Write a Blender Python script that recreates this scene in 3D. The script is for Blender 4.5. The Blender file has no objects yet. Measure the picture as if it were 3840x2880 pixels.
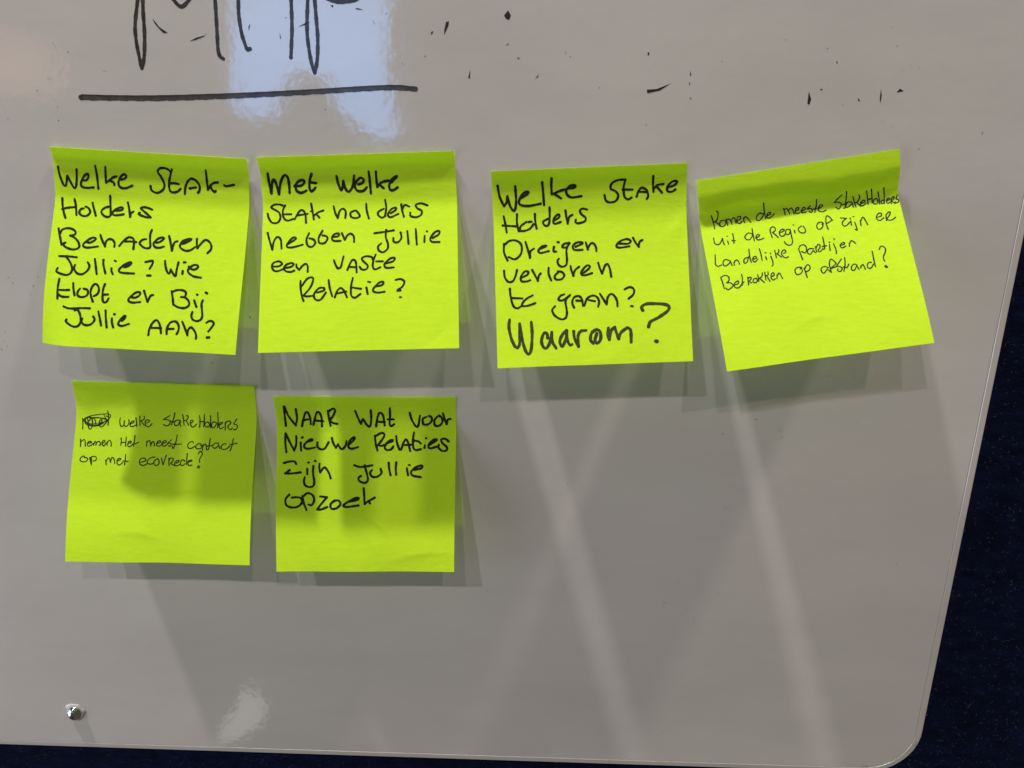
import bpy, bmesh, math, random
import numpy as np
from mathutils import Vector, Matrix, Euler

random.seed(7)
rng = np.random.default_rng(7)
S = bpy.context.scene
COL = S.collection

# ---------------------------------------------------------------- camera
# Board frame: x to the right, y up, h out of the board (metres).  World = (x, -h, y + Z0).
Z0 = 1.40
CAM_D = 0.277                     # lens to board, m
F_PX, CX, CY = 2661.0, 1920.0, 1440.0
PITCH, YAW, ROLL = math.radians(17.4), math.radians(2.872), math.radians(-0.457)


def world(x, y, h):
    return Vector((x, -h, y + Z0))


ROT = (Matrix.Rotation(YAW, 3, 'Y') @ Matrix.Rotation(-PITCH, 3, 'X') @ Matrix.Rotation(ROLL, 3, 'Z'))
B2W = Matrix(((1, 0, 0), (0, 0, -1), (0, 1, 0)))
cam_data = bpy.data.cameras.new('camera')
cam_data.sensor_fit = 'HORIZONTAL'
cam_data.sensor_width = 36.0
cam_data.lens = F_PX / 3840.0 * 36.0
cam_data.clip_start = 0.01
cam_data.clip_end = 50.0
cam = bpy.data.objects.new('camera', cam_data)
COL.objects.link(cam)
mw = (B2W @ ROT).to_4x4()
mw.translation = world(0, 0, CAM_D)
cam.matrix_world = mw
S.camera = cam

# ---------------------------------------------------------------- world and lamps
W = bpy.data.worlds.new('World')
S.world = W
W.use_nodes = True
W.node_tree.nodes['Background'].inputs[0].default_value = (1.0, 0.92, 0.62, 1)
W.node_tree.nodes['Background'].inputs[1].default_value = 0.07
S.view_settings.view_transform = 'Standard'
S.view_settings.look = 'None'
S.view_settings.exposure = 0.0
S.view_settings.gamma = 1.0


def lamp(name, pos, power, radius, color):
    d = bpy.data.lights.new(name, 'POINT')
    d.energy = power
    d.shadow_soft_size = radius
    d.color = color
    o = bpy.data.objects.new(name, d)
    COL.objects.link(o)
    o.location = world(*pos)
    return o


# ceiling spots of the room: a row 2 m out from the wall and a wall-washing pair right above the board
lamp('ceiling_lamp', (1.09, 2.45, 2.60), 58.0, 0.045, (1.0, 0.87, 0.73))
lamp('ceiling_lamp', (-0.34, 2.45, 2.60), 47.0, 0.045, (1.0, 0.94, 0.85))
lamp('ceiling_lamp', (-1.30, 2.45, 2.60), 80.0, 0.045, (0.96, 0.97, 1.0))
lamp('wall_washer_lamp', (-0.85, 2.45, 0.270), 300.0, 0.060, (1.0, 0.96, 0.92))
lamp('wall_washer_lamp', (1.15, 2.30, 0.262), 190.0, 0.085, (1.0, 0.88, 0.74))

# added cool fill that brightens the left of the board; no window there
wd = bpy.data.lights.new('side_fill_light', 'AREA')
wd.shape, wd.size, wd.size_y = 'RECTANGLE', 0.5, 0.9
wd.energy, wd.color = 3.9, (0.80, 0.88, 1.0)
wo = bpy.data.objects.new('side_fill_light', wd)
COL.objects.link(wo)
wo.location = world(-1.10, -0.32, 0.50)
wo.rotation_euler = (world(-0.1, -0.25, 0) - wo.location).to_track_quat('-Z', 'Y').to_euler()


# ---------------------------------------------------------------- projection helpers (numpy, board frame)
RN = np.array(ROT)


def unp(px, py, h=0.0):
    """pixel of the 3840x2880 photograph -> point of the plane at height h above the board"""
    d = RN @ np.array([(px - CX) / F_PX, -(py - CY) / F_PX, -1.0])
    t = (CAM_D - h) / -d[2]
    return d[:2] * t


def proj(P):
    v = (P - np.array([0, 0, CAM_D])) @ RN
    return np.stack([CX + F_PX * v[:, 0] / -v[:, 2], CY - F_PX * v[:, 1] / -v[:, 2]], 1)


def mirrored(px, py, z):
    """place in the room, z metres in front of the board, that the board mirrors at this pixel"""
    b = unp(px, py)
    k = 1 + z / CAM_D
    return b[0] * k, b[1] * k, z


# ---------------------------------------------------------------- object helpers
def obj(name, me, mat=None, parent=None):
    o = bpy.data.objects.new(name, me)
    COL.objects.link(o)
    if mat is not None:
        me.materials.append(mat)
    if parent is not None:
        o.parent = parent
    return o


def mesh(name, verts, faces, smooth=False):
    me = bpy.data.meshes.new(name)
    me.from_pydata([tuple(v) for v in verts], [], faces)
    me.update()
    if smooth:
        me.polygons.foreach_set('use_smooth', [True] * len(me.polygons))
    return me


def bm_mesh(name, bm, smooth=False):
    bmesh.ops.recalc_face_normals(bm, faces=bm.faces)
    me = bpy.data.meshes.new(name)
    bm.to_mesh(me)
    bm.free()
    if smooth:
        me.polygons.foreach_set('use_smooth', [True] * len(me.polygons))
    return me


def tag(o, label=None, cat=None, group=None, kind=None):
    if label: o['label'] = label
    if cat: o['category'] = cat
    if group: o['group'] = group
    if kind: o['kind'] = kind
    return o


def empty(name, loc):
    o = bpy.data.objects.new(name, None)
    o.empty_display_size = 0.01
    COL.objects.link(o)
    o.location = loc
    return o


# ---------------------------------------------------------------- materials
def new_mat(name):
    m = bpy.data.materials.new(name)
    m.use_nodes = True
    nt = m.node_tree
    return m, nt, nt.nodes['Principled BSDF']


def node(nt, t, **kw):
    n = nt.nodes.new(t)
    for k, v in kw.items():
        setattr(n, k, v)
    return n


def noise(nt, scale, detail=2.0, rough=0.5, stretch=(1, 1, 1)):
    tc = node(nt, 'ShaderNodeTexCoord')
    mp = node(nt, 'ShaderNodeMapping')
    mp.inputs['Scale'].default_value = stretch
    n = node(nt, 'ShaderNodeTexNoise')
    n.inputs['Scale'].default_value = scale
    n.inputs['Detail'].default_value = detail
    n.inputs['Roughness'].default_value = rough
    nt.links.new(tc.outputs['Object'], mp.inputs[0])
    nt.links.new(mp.outputs[0], n.inputs['Vector'])
    return n


def ramp(nt, src, stops):
    r = node(nt, 'ShaderNodeValToRGB')
    while len(r.color_ramp.elements) < len(stops):
        r.color_ramp.elements.new(0.5)
    for e, (p, c) in zip(r.color_ramp.elements, stops):
        e.position = p
        e.color = (*c, 1)
    nt.links.new(src, r.inputs[0])
    return r


def bump(nt, src, dist, strength=1.0, normal=None):
    b = node(nt, 'ShaderNodeBump')
    b.inputs['Distance'].default_value = dist
    b.inputs['Strength'].default_value = strength
    nt.links.new(src, b.inputs['Height'])
    if normal is not None:
        nt.links.new(normal, b.inputs['Normal'])
    return b


def board_material(name, base, rough):
    m, nt, p = new_mat(name)
    big = noise(nt, 7.0, 3.0)
    r = ramp(nt, big.outputs['Fac'], [(0.3, tuple(c * 0.965 for c in base)), (0.7, base)])
    haze = noise(nt, 16.0, 6.0, 0.7, (0.5, 1, 1.6))          # wiped ink haze
    hr = ramp(nt, haze.outputs['Fac'], [(0.38, (1, 1, 1)), (0.80, (0.90, 0.90, 0.905))])
    mul = node(nt, 'ShaderNodeMixRGB', blend_type='MULTIPLY')
    mul.inputs[0].default_value = 1.0
    nt.links.new(r.outputs[0], mul.inputs[1])
    nt.links.new(hr.outputs[0], mul.inputs[2])
    nt.links.new(mul.outputs[0], p.inputs['Base Color'])
    p.inputs['Roughness'].default_value = rough
    p.inputs['IOR'].default_value = 2.55
    peel = noise(nt, 260.0, 1.5, 0.5)            # orange peel of the lacquer
    wave = noise(nt, 45.0, 1.0, 0.4)
    b1 = bump(nt, wave.outputs['Fac'], 0.00010)
    b2 = bump(nt, peel.outputs['Fac'], 0.000029, 1.0, b1.outputs[0])
    nt.links.new(b2.outputs[0], p.inputs['Normal'])
    return m


M_BOARD = board_material('whiteboard_lacquer', (0.725, 0.680, 0.668), 0.075)
M_BAND = board_material('edge_band_plastic', (0.700, 0.650, 0.63), 0.32)


def paper_material():
    m, nt, p = new_mat('yellow_green_paper')
    fib = noise(nt, 700.0, 5.0, 0.65, (0.45, 1, 1.5))
    col = ramp(nt, fib.outputs['Fac'], [(0.25, (0.64, 0.88, 0.026)), (0.75, (0.735, 0.965, 0.05))])
    nt.links.new(col.outputs[0], p.inputs['Base Color'])
    p.inputs['Roughness'].default_value = 0.75
    p.inputs['Specular IOR Level'].default_value = 0.12
    grain = noise(nt, 420.0, 4.0, 0.6, (0.35, 1, 1.3))
    b = bump(nt, grain.outputs['Fac'], 0.00012, 0.7)
    nt.links.new(b.outputs[0], p.inputs['Normal'])
    tr = node(nt, 'ShaderNodeBsdfTranslucent')
    tr.inputs['Color'].default_value = (0.77, 0.98, 0.04, 1)
    mx = node(nt, 'ShaderNodeMixShader')
    mx.inputs[0].default_value = 0.42
    nt.links.new(p.outputs[0], mx.inputs[1])
    nt.links.new(tr.outputs[0], mx.inputs[2])
    nt.links.new(mx.outputs[0], nt.nodes['Material Output'].inputs['Surface'])
    return m


M_PAPER = paper_material()


def ink_material(name, a, b, rough, scale=900.0):
    m, nt, p = new_mat(name)
    n = noise(nt, scale, 3.0, 0.6)
    r = ramp(nt, n.outputs['Fac'], [(0.3, a), (0.72, b)])
    nt.links.new(r.outputs[0], p.inputs['Base Color'])
    p.inputs['Roughness'].default_value = rough
    if rough > 0.45:
        p.inputs['Specular IOR Level'].default_value = 0.12
    return m


M_FELT = ink_material('black_felt_tip_ink', (0.008, 0.008, 0.005), (0.019, 0.018, 0.011), 0.6)
M_FELT2 = ink_material('worn_felt_tip_ink', (0.022, 0.026, 0.010), (0.052, 0.060, 0.022), 0.55, 500.0)
M_PEN = ink_material('ballpoint_ink', (0.010, 0.020, 0.024), (0.024, 0.042, 0.038), 0.5)
M_PEN2 = ink_material('black_ballpoint_ink', (0.012, 0.014, 0.010), (0.026, 0.032, 0.016), 0.5)
M_MARK = ink_material('dry_wipe_ink', (0.032, 0.027, 0.024), (0.075, 0.066, 0.060), 0.16, 300.0)
M_LINE = ink_material('thin_dry_wipe_ink', (0.050, 0.044, 0.040), (0.105, 0.094, 0.086), 0.14, 260.0)
M_FLECK = ink_material('dried_ink', (0.010, 0.010, 0.011), (0.022, 0.020, 0.020), 0.45)
M_SMUDGE = ink_material('grey_smudge', (0.27, 0.26, 0.25), (0.40, 0.385, 0.37), 0.4)


def plain(name, col, rough, metal=0.0):
    m, nt, p = new_mat(name)
    n = noise(nt, 120.0, 3.0)
    r = ramp(nt, n.outputs['Fac'], [(0.3, tuple(c * 0.85 for c in col)), (0.7, col)])
    nt.links.new(r.outputs[0], p.inputs['Base Color'])
    p.inputs['Roughness'].default_value = rough
    p.inputs['Metallic'].default_value = metal
    return m


def glow(name, col, strength):
    m, nt, p = new_mat(name)
    p.inputs['Base Color'].default_value = (0.02, 0.02, 0.02, 1)
    n = noise(nt, 3.0, 2.0)
    r = ramp(nt, n.outputs['Fac'], [(0.2, tuple(c * 0.9 for c in col)), (0.8, col)])
    nt.links.new(r.outputs[0], p.inputs['Emission Color'])
    p.inputs['Emission Strength'].default_value = strength
    return m


def chrome_material():
    m, nt, p = new_mat('chromed_steel')
    p.inputs['Metallic'].default_value = 1.0
    p.inputs['Base Color'].default_value = (0.78, 0.79, 0.82, 1)
    p.inputs['Roughness'].default_value = 0.10
    n = noise(nt, 900.0, 2.0)
    b = bump(nt, n.outputs['Fac'], 0.00022)
    nt.links.new(b.outputs[0], p.inputs['Normal'])
    return m


M_CHROME = chrome_material()
M_BURR = plain('torn_lacquer', (0.55, 0.54, 0.53), 0.2)


def felt_material():
    m, nt, p = new_mat('navy_felt')
    a = noise(nt, 170.0, 5.0, 0.75, (0.55, 1, 1))
    r = ramp(nt, a.outputs['Fac'], [(0.30, (0.0012, 0.0022, 0.0110)), (0.62, (0.0045, 0.0080, 0.0350)), (0.85, (0.014, 0.020, 0.060))])
    nt.links.new(r.outputs[0], p.inputs['Base Color'])
    p.inputs['Roughness'].default_value = 0.95
    p.inputs['Specular IOR Level'].default_value = 0.08
    b = bump(nt, a.outputs['Fac'], 0.0012)
    nt.links.new(b.outputs[0], p.inputs['Normal'])
    return m


M_NAVY = felt_material()
M_FIBRE = plain('pale_fibre', (0.075, 0.090, 0.15), 0.8)

# ---------------------------------------------------------------- the wall behind: navy felt with loose fibres
WALL_H = -0.016
g = 1.6
wall = obj('wall', mesh('wall', [world(-g, -1.2, WALL_H), world(g, -1.2, WALL_H), world(g, 1.3, WALL_H), world(-g, 1.3, WALL_H)], [(0, 1, 2, 3)]), M_NAVY)
tag(wall, kind='structure')


def fibre_mesh():
    V, Fc = [], []
    spots = []
    for _ in range(3600):
        spots.append((random.uniform(0.135, 0.275), random.uniform(-0.345, 0.05)))
    for _ in range(2200):
        spots.append((random.uniform(-0.34, 0.20), random.uniform(-0.345, -0.275)))
    for x, y in spots:
        n = 5
        ang = random.gauss(0.0, 0.7)
        L = random.uniform(0.0006, 0.0022) * (2.0 if random.random() < 0.06 else 1.0)
        curl = random.gauss(0, 1.1)
        w = random.uniform(0.000018, 0.000042)
        h0 = WALL_H + random.uniform(0.0003, 0.0012)
        px, py = x, y
        i0 = len(V)
        for k in range(n):
            a = ang + curl * k / n
            hh = h0 + 0.0004 * math.sin(k * 1.1)
            V.append(world(px - w * math.sin(a), py + w * math.cos(a), hh))
            V.append(world(px + w * math.sin(a), py - w * math.cos(a), hh + 0.00002))
            px += L / n * math.cos(a)
            py += L / n * math.sin(a)
        for k in range(n - 1):
            a = i0 + 2 * k
            Fc.append((a, a + 1, a + 3, a + 2))
    return mesh('fibre', V, Fc)


tag(obj('fibre', fibre_mesh(), M_FIBRE, wall), kind='stuff')

# ---------------------------------------------------------------- whiteboard
XR, YB, XL, YT, RAD = 0.1775, -0.28157, -0.80, 0.62, 0.0245


def ring(inset, h, n=16):
    pts = []
    r = RAD - inset
    for cx, cy, a0 in ((XR - RAD, YB + RAD, -90), (XR - RAD, YT - RAD, 0), (XL + RAD, YT - RAD, 90), (XL + RAD, YB + RAD, 180)):
        for k in range(n + 1):
            a = math.radians(a0 + 90.0 * k / n)
            pts.append(world(cx + r * math.cos(a), cy + r * math.sin(a), h))
    return pts


def loft(name, rings, cap_first=False, cap_last=False, smooth=False):
    V, Fc = [], []
    n = len(rings[0])
    for r in rings:
        V += r
    for k in range(len(rings) - 1):
        for i in range(n):
            j = (i + 1) % n
            Fc.append((k * n + i, k * n + j, (k + 1) * n + j, (k + 1) * n + i))
    if cap_first: Fc.append(tuple(range(n))[::-1])
    if cap_last: Fc.append(tuple(range((len(rings) - 1) * n, len(rings) * n)))
    me = mesh(name, V, Fc, smooth)
    bm = bmesh.new()
    bm.from_mesh(me)
    bmesh.ops.recalc_face_normals(bm, faces=bm.faces)
    bm.to_mesh(me)
    bm.free()
    return me


board = empty('whiteboard', world((XL + XR) / 2, YB, 0))
tag(board, 'glossy grey white dry-wipe board with rounded corner and thin edge band on navy felt wall', 'whiteboard')


def child(name, me, mat, parent):
    o = obj(name, me, mat)
    o.parent = parent
    o.matrix_parent_inverse = Matrix.Translation(parent.location).inverted() if parent.type == 'EMPTY' else Matrix.Identity(4)
    return o


panel = child('panel', loft('panel', [ring(0.0034, -0.0115), ring(0.0034, -0.0006), ring(0.00332, -0.0001), ring(0.0036, 0.0)], True, True), M_BOARD, board)
band = child('edge_band', loft('edge_band', [ring(0.0031, -0.0118), ring(0.0031, -0.0003), ring(0.0029, -0.00005), ring(0.0006, -0.0002), ring(0.0002, -0.0005), ring(0.0, -0.0011), ring(0.0, -0.0118)]), M_BAND, board)


# ---------------------------------------------------------------- strokes
def catmull(pts, step=9.0):
    pts = [np.array(p, float) for p in pts]
    if len(pts) == 2:
        n = max(2, int(np.linalg.norm(pts[1] - pts[0]) / step) + 1)
        return [pts[0] + (pts[1] - pts[0]) * t for t in np.linspace(0, 1, n + 1)]
    P = [2 * pts[0] - pts[1]] + pts + [2 * pts[-1] - pts[-2]]
    out = []
    for i in range(1, len(P) - 2):
        p0, p1, p2, p3 = P[i - 1:i + 3]
        n = max(2, int(np.linalg.norm(p2 - p1) / step) + 1)
        for t in np.linspace(0, 1, n, endpoint=False):
            out.append(0.5 * ((2 * p1) + (-p0 + p2) * t + (2 * p0 - 5 * p1 + 4 * p2 - p3) * t * t + (-p0 + 3 * p1 - 3 * p2 + p3) * t ** 3))
    out.append(P[-2])
    return out


REG = {'a': (200, 600, 6.144), 'b': (550, 600, 6.144), 'c': (200, 830, 6.144), 'd': (550, 830, 6.144),
       'e': (200, 1030, 6.144), 'f': (550, 1030, 6.144), 'g': (980, 620, 3.16), 'h': (980, 920, 3.16),
       'i': (1840, 640, 2.989), 'j': (1840, 860, 2.989), 'k': (1840, 1060, 2.989),
       'l': (1040, 1500, 3.253), 'm': (1040, 1700, 3.253), 'n': (2640, 760, 5.53), 'o': (2990, 690, 5.53),
       'p': (2640, 900, 5.53), 'q': (2990, 860, 5.53), 'r': (280, 1530, 6.9125), 's': (590, 1530, 6.9125),
       't': (450, 0, 4.022), 'u': (1000, 0, 3.16), 'v': (0, 0, 1.152), 'w': (1700, 0, 1.0336), 'x': (0, 500, 1.843),
       'y': (2900, 2200, 2.353), 'z': (1600, 1200, 0.9875)}


def strokes(text):
    """'@c x,y x,y ; x,y ...' -> list of (polyline in photo pixels, width factor); *k sets a width factor"""
    reg, wf, out = None, 1.0, []
    for part in text.split(';'):
        pts = []
        wf = 1.0
        for t in part.split():
            if t[0] == '@': reg = REG[t[1]]
            elif t[0] == '*': wf = float(t[1:])
            else:
                x, y = t.split(',')
                pts.append((reg[0] + float(x) / reg[2], reg[1] + float(y) / reg[2]))
        if pts: out.append((pts, wf))
    return out


def ribbon_mesh(name, text, width, surf, lift, taper=0.0):
    """surf(array of pixels) -> (points, normals) in the board frame; width in metres"""
    V, Fc = [], []
    for si, (pts, wf) in enumerate(strokes(text)):
        c = np.array(catmull(pts, 3.0))
        keep = [0]
        for i in range(1, len(c)):
            if np.linalg.norm(c[i] - c[keep[-1]]) > 1.2: keep.append(i)
        c = c[keep] if len(keep) > 1 else np.array([c[0], c[0] + [1.5, 0]])
        P, N = surf(c)
        P = P + N * (lift + 0.000006 * (si % 4))
        T = np.gradient(P, axis=0)
        T /= np.linalg.norm(T, axis=1)[:, None] + 1e-12
        B = np.cross(N, T)
        n = len(P)
        ph = rng.uniform(0, 6)
        w = width * wf * 0.53 * (1 + 0.09 * np.sin(np.arange(n) * 0.31 + ph) + 0.05 * np.sin(np.arange(n) * 0.83 + ph))
        w *= 1 - taper * np.linspace(0, 1, n) ** 2
        i0 = len(V)
        for k in range(n):
            V.append(world(*(P[k] + B[k] * w[k])))
            V.append(world(*(P[k] - B[k] * w[k])))
        for k in range(n - 1):
            a = i0 + 2 * k
            Fc.append((a, a + 1, a + 3, a + 2))
        for e, sgn in ((0, -1), (n - 1, 1)):                 # round ends
            ci = len(V)
            V.append(world(*P[e]))
            arc = []
            for q in range(7):
                th = -math.pi / 2 + math.pi * q / 6
                arc.append(len(V))
                V.append(world(*(P[e] + (T[e] * math.cos(th) * sgn + B[e] * math.sin(th)) * w[e])))
            for q in range(6):
                Fc.append((ci, arc[q], arc[q + 1]))
    return mesh(name, V, Fc)


def board_surf(c):
    P = np.array([[*unp(x, y), 0.0] for x, y in c])
    return P, np.tile(np.array([0, 0, 1.0]), (len(P), 1))


LETTERS = [
    '@t 290,-160 255,100 228,400 250,650 310,950 330,1030 ; 330,1030 365,850 370,500 350,200 340,-160',
    '@t 740,-140 790,-40 860,60 930,100 1000,50 1080,-60 1120,-140',
    '@t 1425,-160 1450,250 1465,500 1480,750 1510,850 1560,888',
    '@t 1785,-160 1790,200 1830,480 1880,650 1920,745 1960,738',
    '@u 285,-110 300,300 295,500 288,680',
    '@u 490,-110 478,300 490,500 530,740 570,860 ; 570,860 600,700 605,450 590,250 560,-110',
    '@u 640,-90 720,-20 800,15 900,22 1000,12 1080,-20 1150,-90',
]
for t in LETTERS:
    child('marker_stroke', ribbon_mesh('marker_stroke', t, 0.00128, board_surf, 0.00003), M_MARK, board)
child('underline', ribbon_mesh('underline', '@v 350,422 500,424 700,425 1000,415 1300,400 1600,382 1720,379 1795,385', 0.00170, board_surf, 0.00003), M_LINE, board)
child('underline_edge', ribbon_mesh('underline_edge', '*.28 @v 352,410 500,414 700,414 1000,405 1300,391 1600,373 1720,370 1800,380 ; *.8 348,420 352,424', 0.00170, board_surf, 0.00005), M_MARK, board)

FLECKS = """@t 500,290 560,380 650,450 710,487 650,492 590,430 530,360 ; 1060,618 1150,570 1275,535 1260,552 1150,600 ; 1310,500 1285,522 1292,526 ;
1965,360 1940,400 1943,460 1955,410 ; @u 380,315 450,278 520,258 450,297 ; 755,65 790,62 785,88 ; 1050,105 1075,95 1145,117 1090,114 ;
155,385 169,455 158,455 ; 218,206 238,208 228,220 ; 1260,235 1285,300 1266,264 ; 2125,265 2158,260 2150,310 2105,405 2108,350 ;
1950,380 1975,368 1965,395 1950,410 ; 1868,660 1884,663 1877,679 ; 1395,178 1432,148 1430,158 ;
@w 212,42 198,60 205,72 216,75 222,60 ; 203,176 216,166 211,174 ; 248,222 258,225 252,229 ; 65,272 58,300 64,304 ; 332,286 318,304 327,299 ;
754,202 760,205 757,215 753,212 ; 754,347 790,345 840,324 800,350 756,360 ; 919,275 922,292 917,292 ; 914,320 918,320 916,333 ; 917,377 923,382 919,385 ;
1378,358 1373,400 1380,404 1386,385 ; 1420,349 1428,344 1432,349 ; 1567,379 1570,391 1577,391 ; 1657,348 1653,385 1656,396 1660,370 ; 1731,344 1719,358 1744,353 ;
1484,236 1490,243 1486,246 ; 746,482 750,485 747,487 ; 451,216 455,218 453,221 ; 433,197 438,208 436,209 ; 1287,152 1290,154 1288,157 ; 1039,235 1043,238 1039,239 ;
1449,185 1453,187 1450,189 ; 1719,176 1722,178 1719,181 ; 1507,405 1511,407 1508,409 ; 565,338 569,341 566,343 ; 1802,575 1806,577 1803,580 ; 331,37 333,39 330,40 ;
@x 86,1033 95,1034 90,1039 ; 228,1052 237,1054 232,1060 ; 210,1112 216,1114 211,1117 ; 258,990 266,986 261,993 ; 25,1431 31,1433 27,1437 ; 47,1468 54,1470 49,1474 ; 8,1490 17,1492 12,1498 ;
1722,1262 1731,1270 1728,1280 ; 1636,1360 1643,1365 1638,1370 ; 1461,1582 1468,1583 1464,1592 ; 53,994 61,993 58,999 ; 35,1368 40,1370 36,1374 ;
@v 250,517 256,519 252,523 ; 291,222 297,225 293,228 ; 158,388 163,391 159,394 ; 247,460 251,462 248,465 ; 33,510 37,512 34,514 ; 1404,471 1408,473 1405,476 ;
@z 1219,365 1224,368 1220,370 ; 1093,419 1099,422 1096,424 ; 300,180 303,182 300,184 ; 521,604 524,606 522,608""".replace('\n', ' ')
for pts, _ in strokes(FLECKS):
    c = np.array(pts)
    m = c.mean(0)
    c = m + (c - m) * 1.12
    V = [world(*unp(x, y), 0.00004) for x, y in c]
    mm = len(V)
    V.append(world(*unp(*m), 0.00006))
    child('ink_fleck', mesh('ink_fleck', V, [(i, (i + 1) % mm, mm) for i in range(mm)]), M_FLECK, board)

SMUDGE = """@z 1303,402 1312,404 1306,410 1314,413 1304,417 ; 1310,434 1318,432 1316,440 ; 877,1042 884,1050 890,1043 ; 188,588 198,590 200,599 ; 1100,702 1108,690 1116,696 ;
1740,896 1742,905 1737,914 ; 926,962 936,968 ; 986,1110 992,1122 ; 960,1074 972,1076 ; 1078,1008 1084,1016 ; 1280,674 1284,680 ; 1590,380 1600,376 ; 1480,208 1498,206 ; 480,504 486,502 ;
1560,685 1566,688 ; 902,925 898,930 ; 655,1312 664,1308 ; 870,1527 884,1530 ; 388,1380 394,1384 ; @y 1228,1385 1240,1368 1262,1372 1266,1392 1250,1402 1234,1398 ; 1225,1392 1262,1404 ; *2 1250,1392 1264,1384 ; 770,1575 800,1568 830,1582 800,1590 850,1578 880,1584 ; 775,1585 840,1592 ; 1330,1085 1350,1080 1364,1088 ; 1325,1130 1345,1138 1358,1128 ; 1155,1475 1200,1440 1240,1405 ; @w 2048,510 2052,516 2050,524 ; 2046,518 2058,514 ; 1700,106 1706,104 ; 1656,470 1660,470 ; 1668,471 1673,471 ; 1716,465 1719,466 ; 1700,490 1706,492 ; 1740,268 1743,268 ; 1775,257 1778,257 ; 1806,266 1810,266 ;
@v 225,180 245,210 ; 445,305 465,308 ; 205,338 220,342 ; 1735,270 1745,280 ; @x 150,150 165,158 ; @z 355,1600 366,1606 ; 675,1625 680,1640 ; 880,260 892,270""".replace('\n', ' ')
for k, (pts, _) in enumerate(strokes(SMUDGE)):
    t = '@A ' + ' '.join('%.2f,%.2f' % p for p in pts)
    REG['A'] = (0, 0, 1.0)
    child('hair_smudge', ribbon_mesh('hair_smudge', t, 0.00017, board_surf, 0.00002, 0.5), M_SMUDGE, board)

# dome-headed screw near the lower left
sx, sy = unp(283, 2672)


def dome(name, x, y, r, height, n=28, m=9, wob=0.0, h0=0.0):
    V, Fc = [], []
    for k in range(m):
        a = math.pi / 2 * k / (m - 1)
        for i in range(n):
            b = 2 * math.pi * i / n
            rr = r * math.cos(a) * (1 + wob * (math.sin(3 * b + 1) + 0.7 * math.sin(5 * b + 2) + 0.5 * math.sin(8 * b)))
            V.append(world(x + rr * math.cos(b), y + rr * math.sin(b), h0 + height * math.sin(a)))
    for k in range(m - 1):
        for i in range(n):
            j = (i + 1) % n
            Fc.append((k * n + i, k * n + j, (k + 1) * n + j, (k + 1) * n + i))
    return mesh(name, V, Fc, True)


screw = child('screw', dome('screw', sx, sy, 0.0040, 0.0030), M_CHROME, board)
V, Fc = [], []
for a0 in (0.5, 0.5 + math.pi / 2):                             # cross recess, a shallow dark insert
    i0 = len(V)
    for dx, dy in ((-1, -.22), (1, -.22), (1, .22), (-1, .22)):
        for hh in (0.0022, 0.00306):
            V.append(world(sx + 0.0012 * (dx * math.cos(a0) - dy * math.sin(a0)), sy - 0.0003 + 0.0012 * (dx * math.sin(a0) + dy * math.cos(a0)), hh + 0.00001 * len(Fc)))
    Fc += [(i0 + 1, i0 + 3, i0 + 5, i0 + 7), (i0, i0 + 1, i0 + 3, i0 + 2), (i0 + 2, i0 + 3, i0 + 5, i0 + 4), (i0 + 4, i0 + 5, i0 + 7, i0 + 6), (i0 + 6, i0 + 7, i0 + 1, i0)]
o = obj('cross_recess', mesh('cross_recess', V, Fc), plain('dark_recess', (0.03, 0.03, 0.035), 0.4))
o.parent = screw
o.matrix_parent_inverse = Matrix.Translation(board.location).inverted() @ Matrix.Translation(board.location)
child('torn_rim', dome('torn_rim', sx + 0.0001, sy + 0.0005, 0.0050, 0.0009, 40, 6, 0.06), M_BURR, board)

# ---------------------------------------------------------------- sticky notes
PROFILES = {                       # (v, slope in degrees) before scaling to the lift of the lower edge
    'plain': [(0, -17), (.05, -17), (.075, 0), (.10, 4), (.22, 6.5), (.28, 18), (.6, 18.5), (1, 17)],
    'soft': [(0, -10), (.05, -10), (.08, 1), (.2, 7), (.3, 16), (.6, 18), (1, 17)],
    'bulge': [(0, 2), (.06, 3), (.085, -2), (.11, -15), (.165, -17), (.20, 0), (.26, 24), (.6, 23), (1, 20)],
    'low': [(0, -5), (.06, -5), (.10, 0), (.16, 10), (.24, 19), (.45, 21), (.7, 18), (1, 13)],
}


# per note: skew of the strip's lower edge, fall-back of the lower left corner, creases (u, v, angle, length, width, height)
EXTRA = {1: (0.05, 0.0035, [(.72, .62, .5, .10, .02, .00012)]),
         2: (-0.01, 0.0, [(.90, .93, 2.4, .12, .03, -.0003)]),
         3: (-0.01, 0.0, [(.95, .30, 2.3, .12, .02, .00030), (.62, .93, 2.5, .10, .02, .00015)]),
         5: (0.02, 0.0, [(.47, .80, -.1, .07, .012, .00030)]),
         6: (0.0, 0.0, [(.05, .12, 1.1, .06, .02, .0004), (.40, .84, .15, .10, .015, .00045), (.62, .60, -.2, .14, .02, .0003)]),
         8: (0.0, 0.0, [(.56, .72, .6, .08, .012, .00045), (.80, .90, -.15, .15, .02, .0004), (.56, .88, 1.3, .12, .02, .0003)])}


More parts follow.
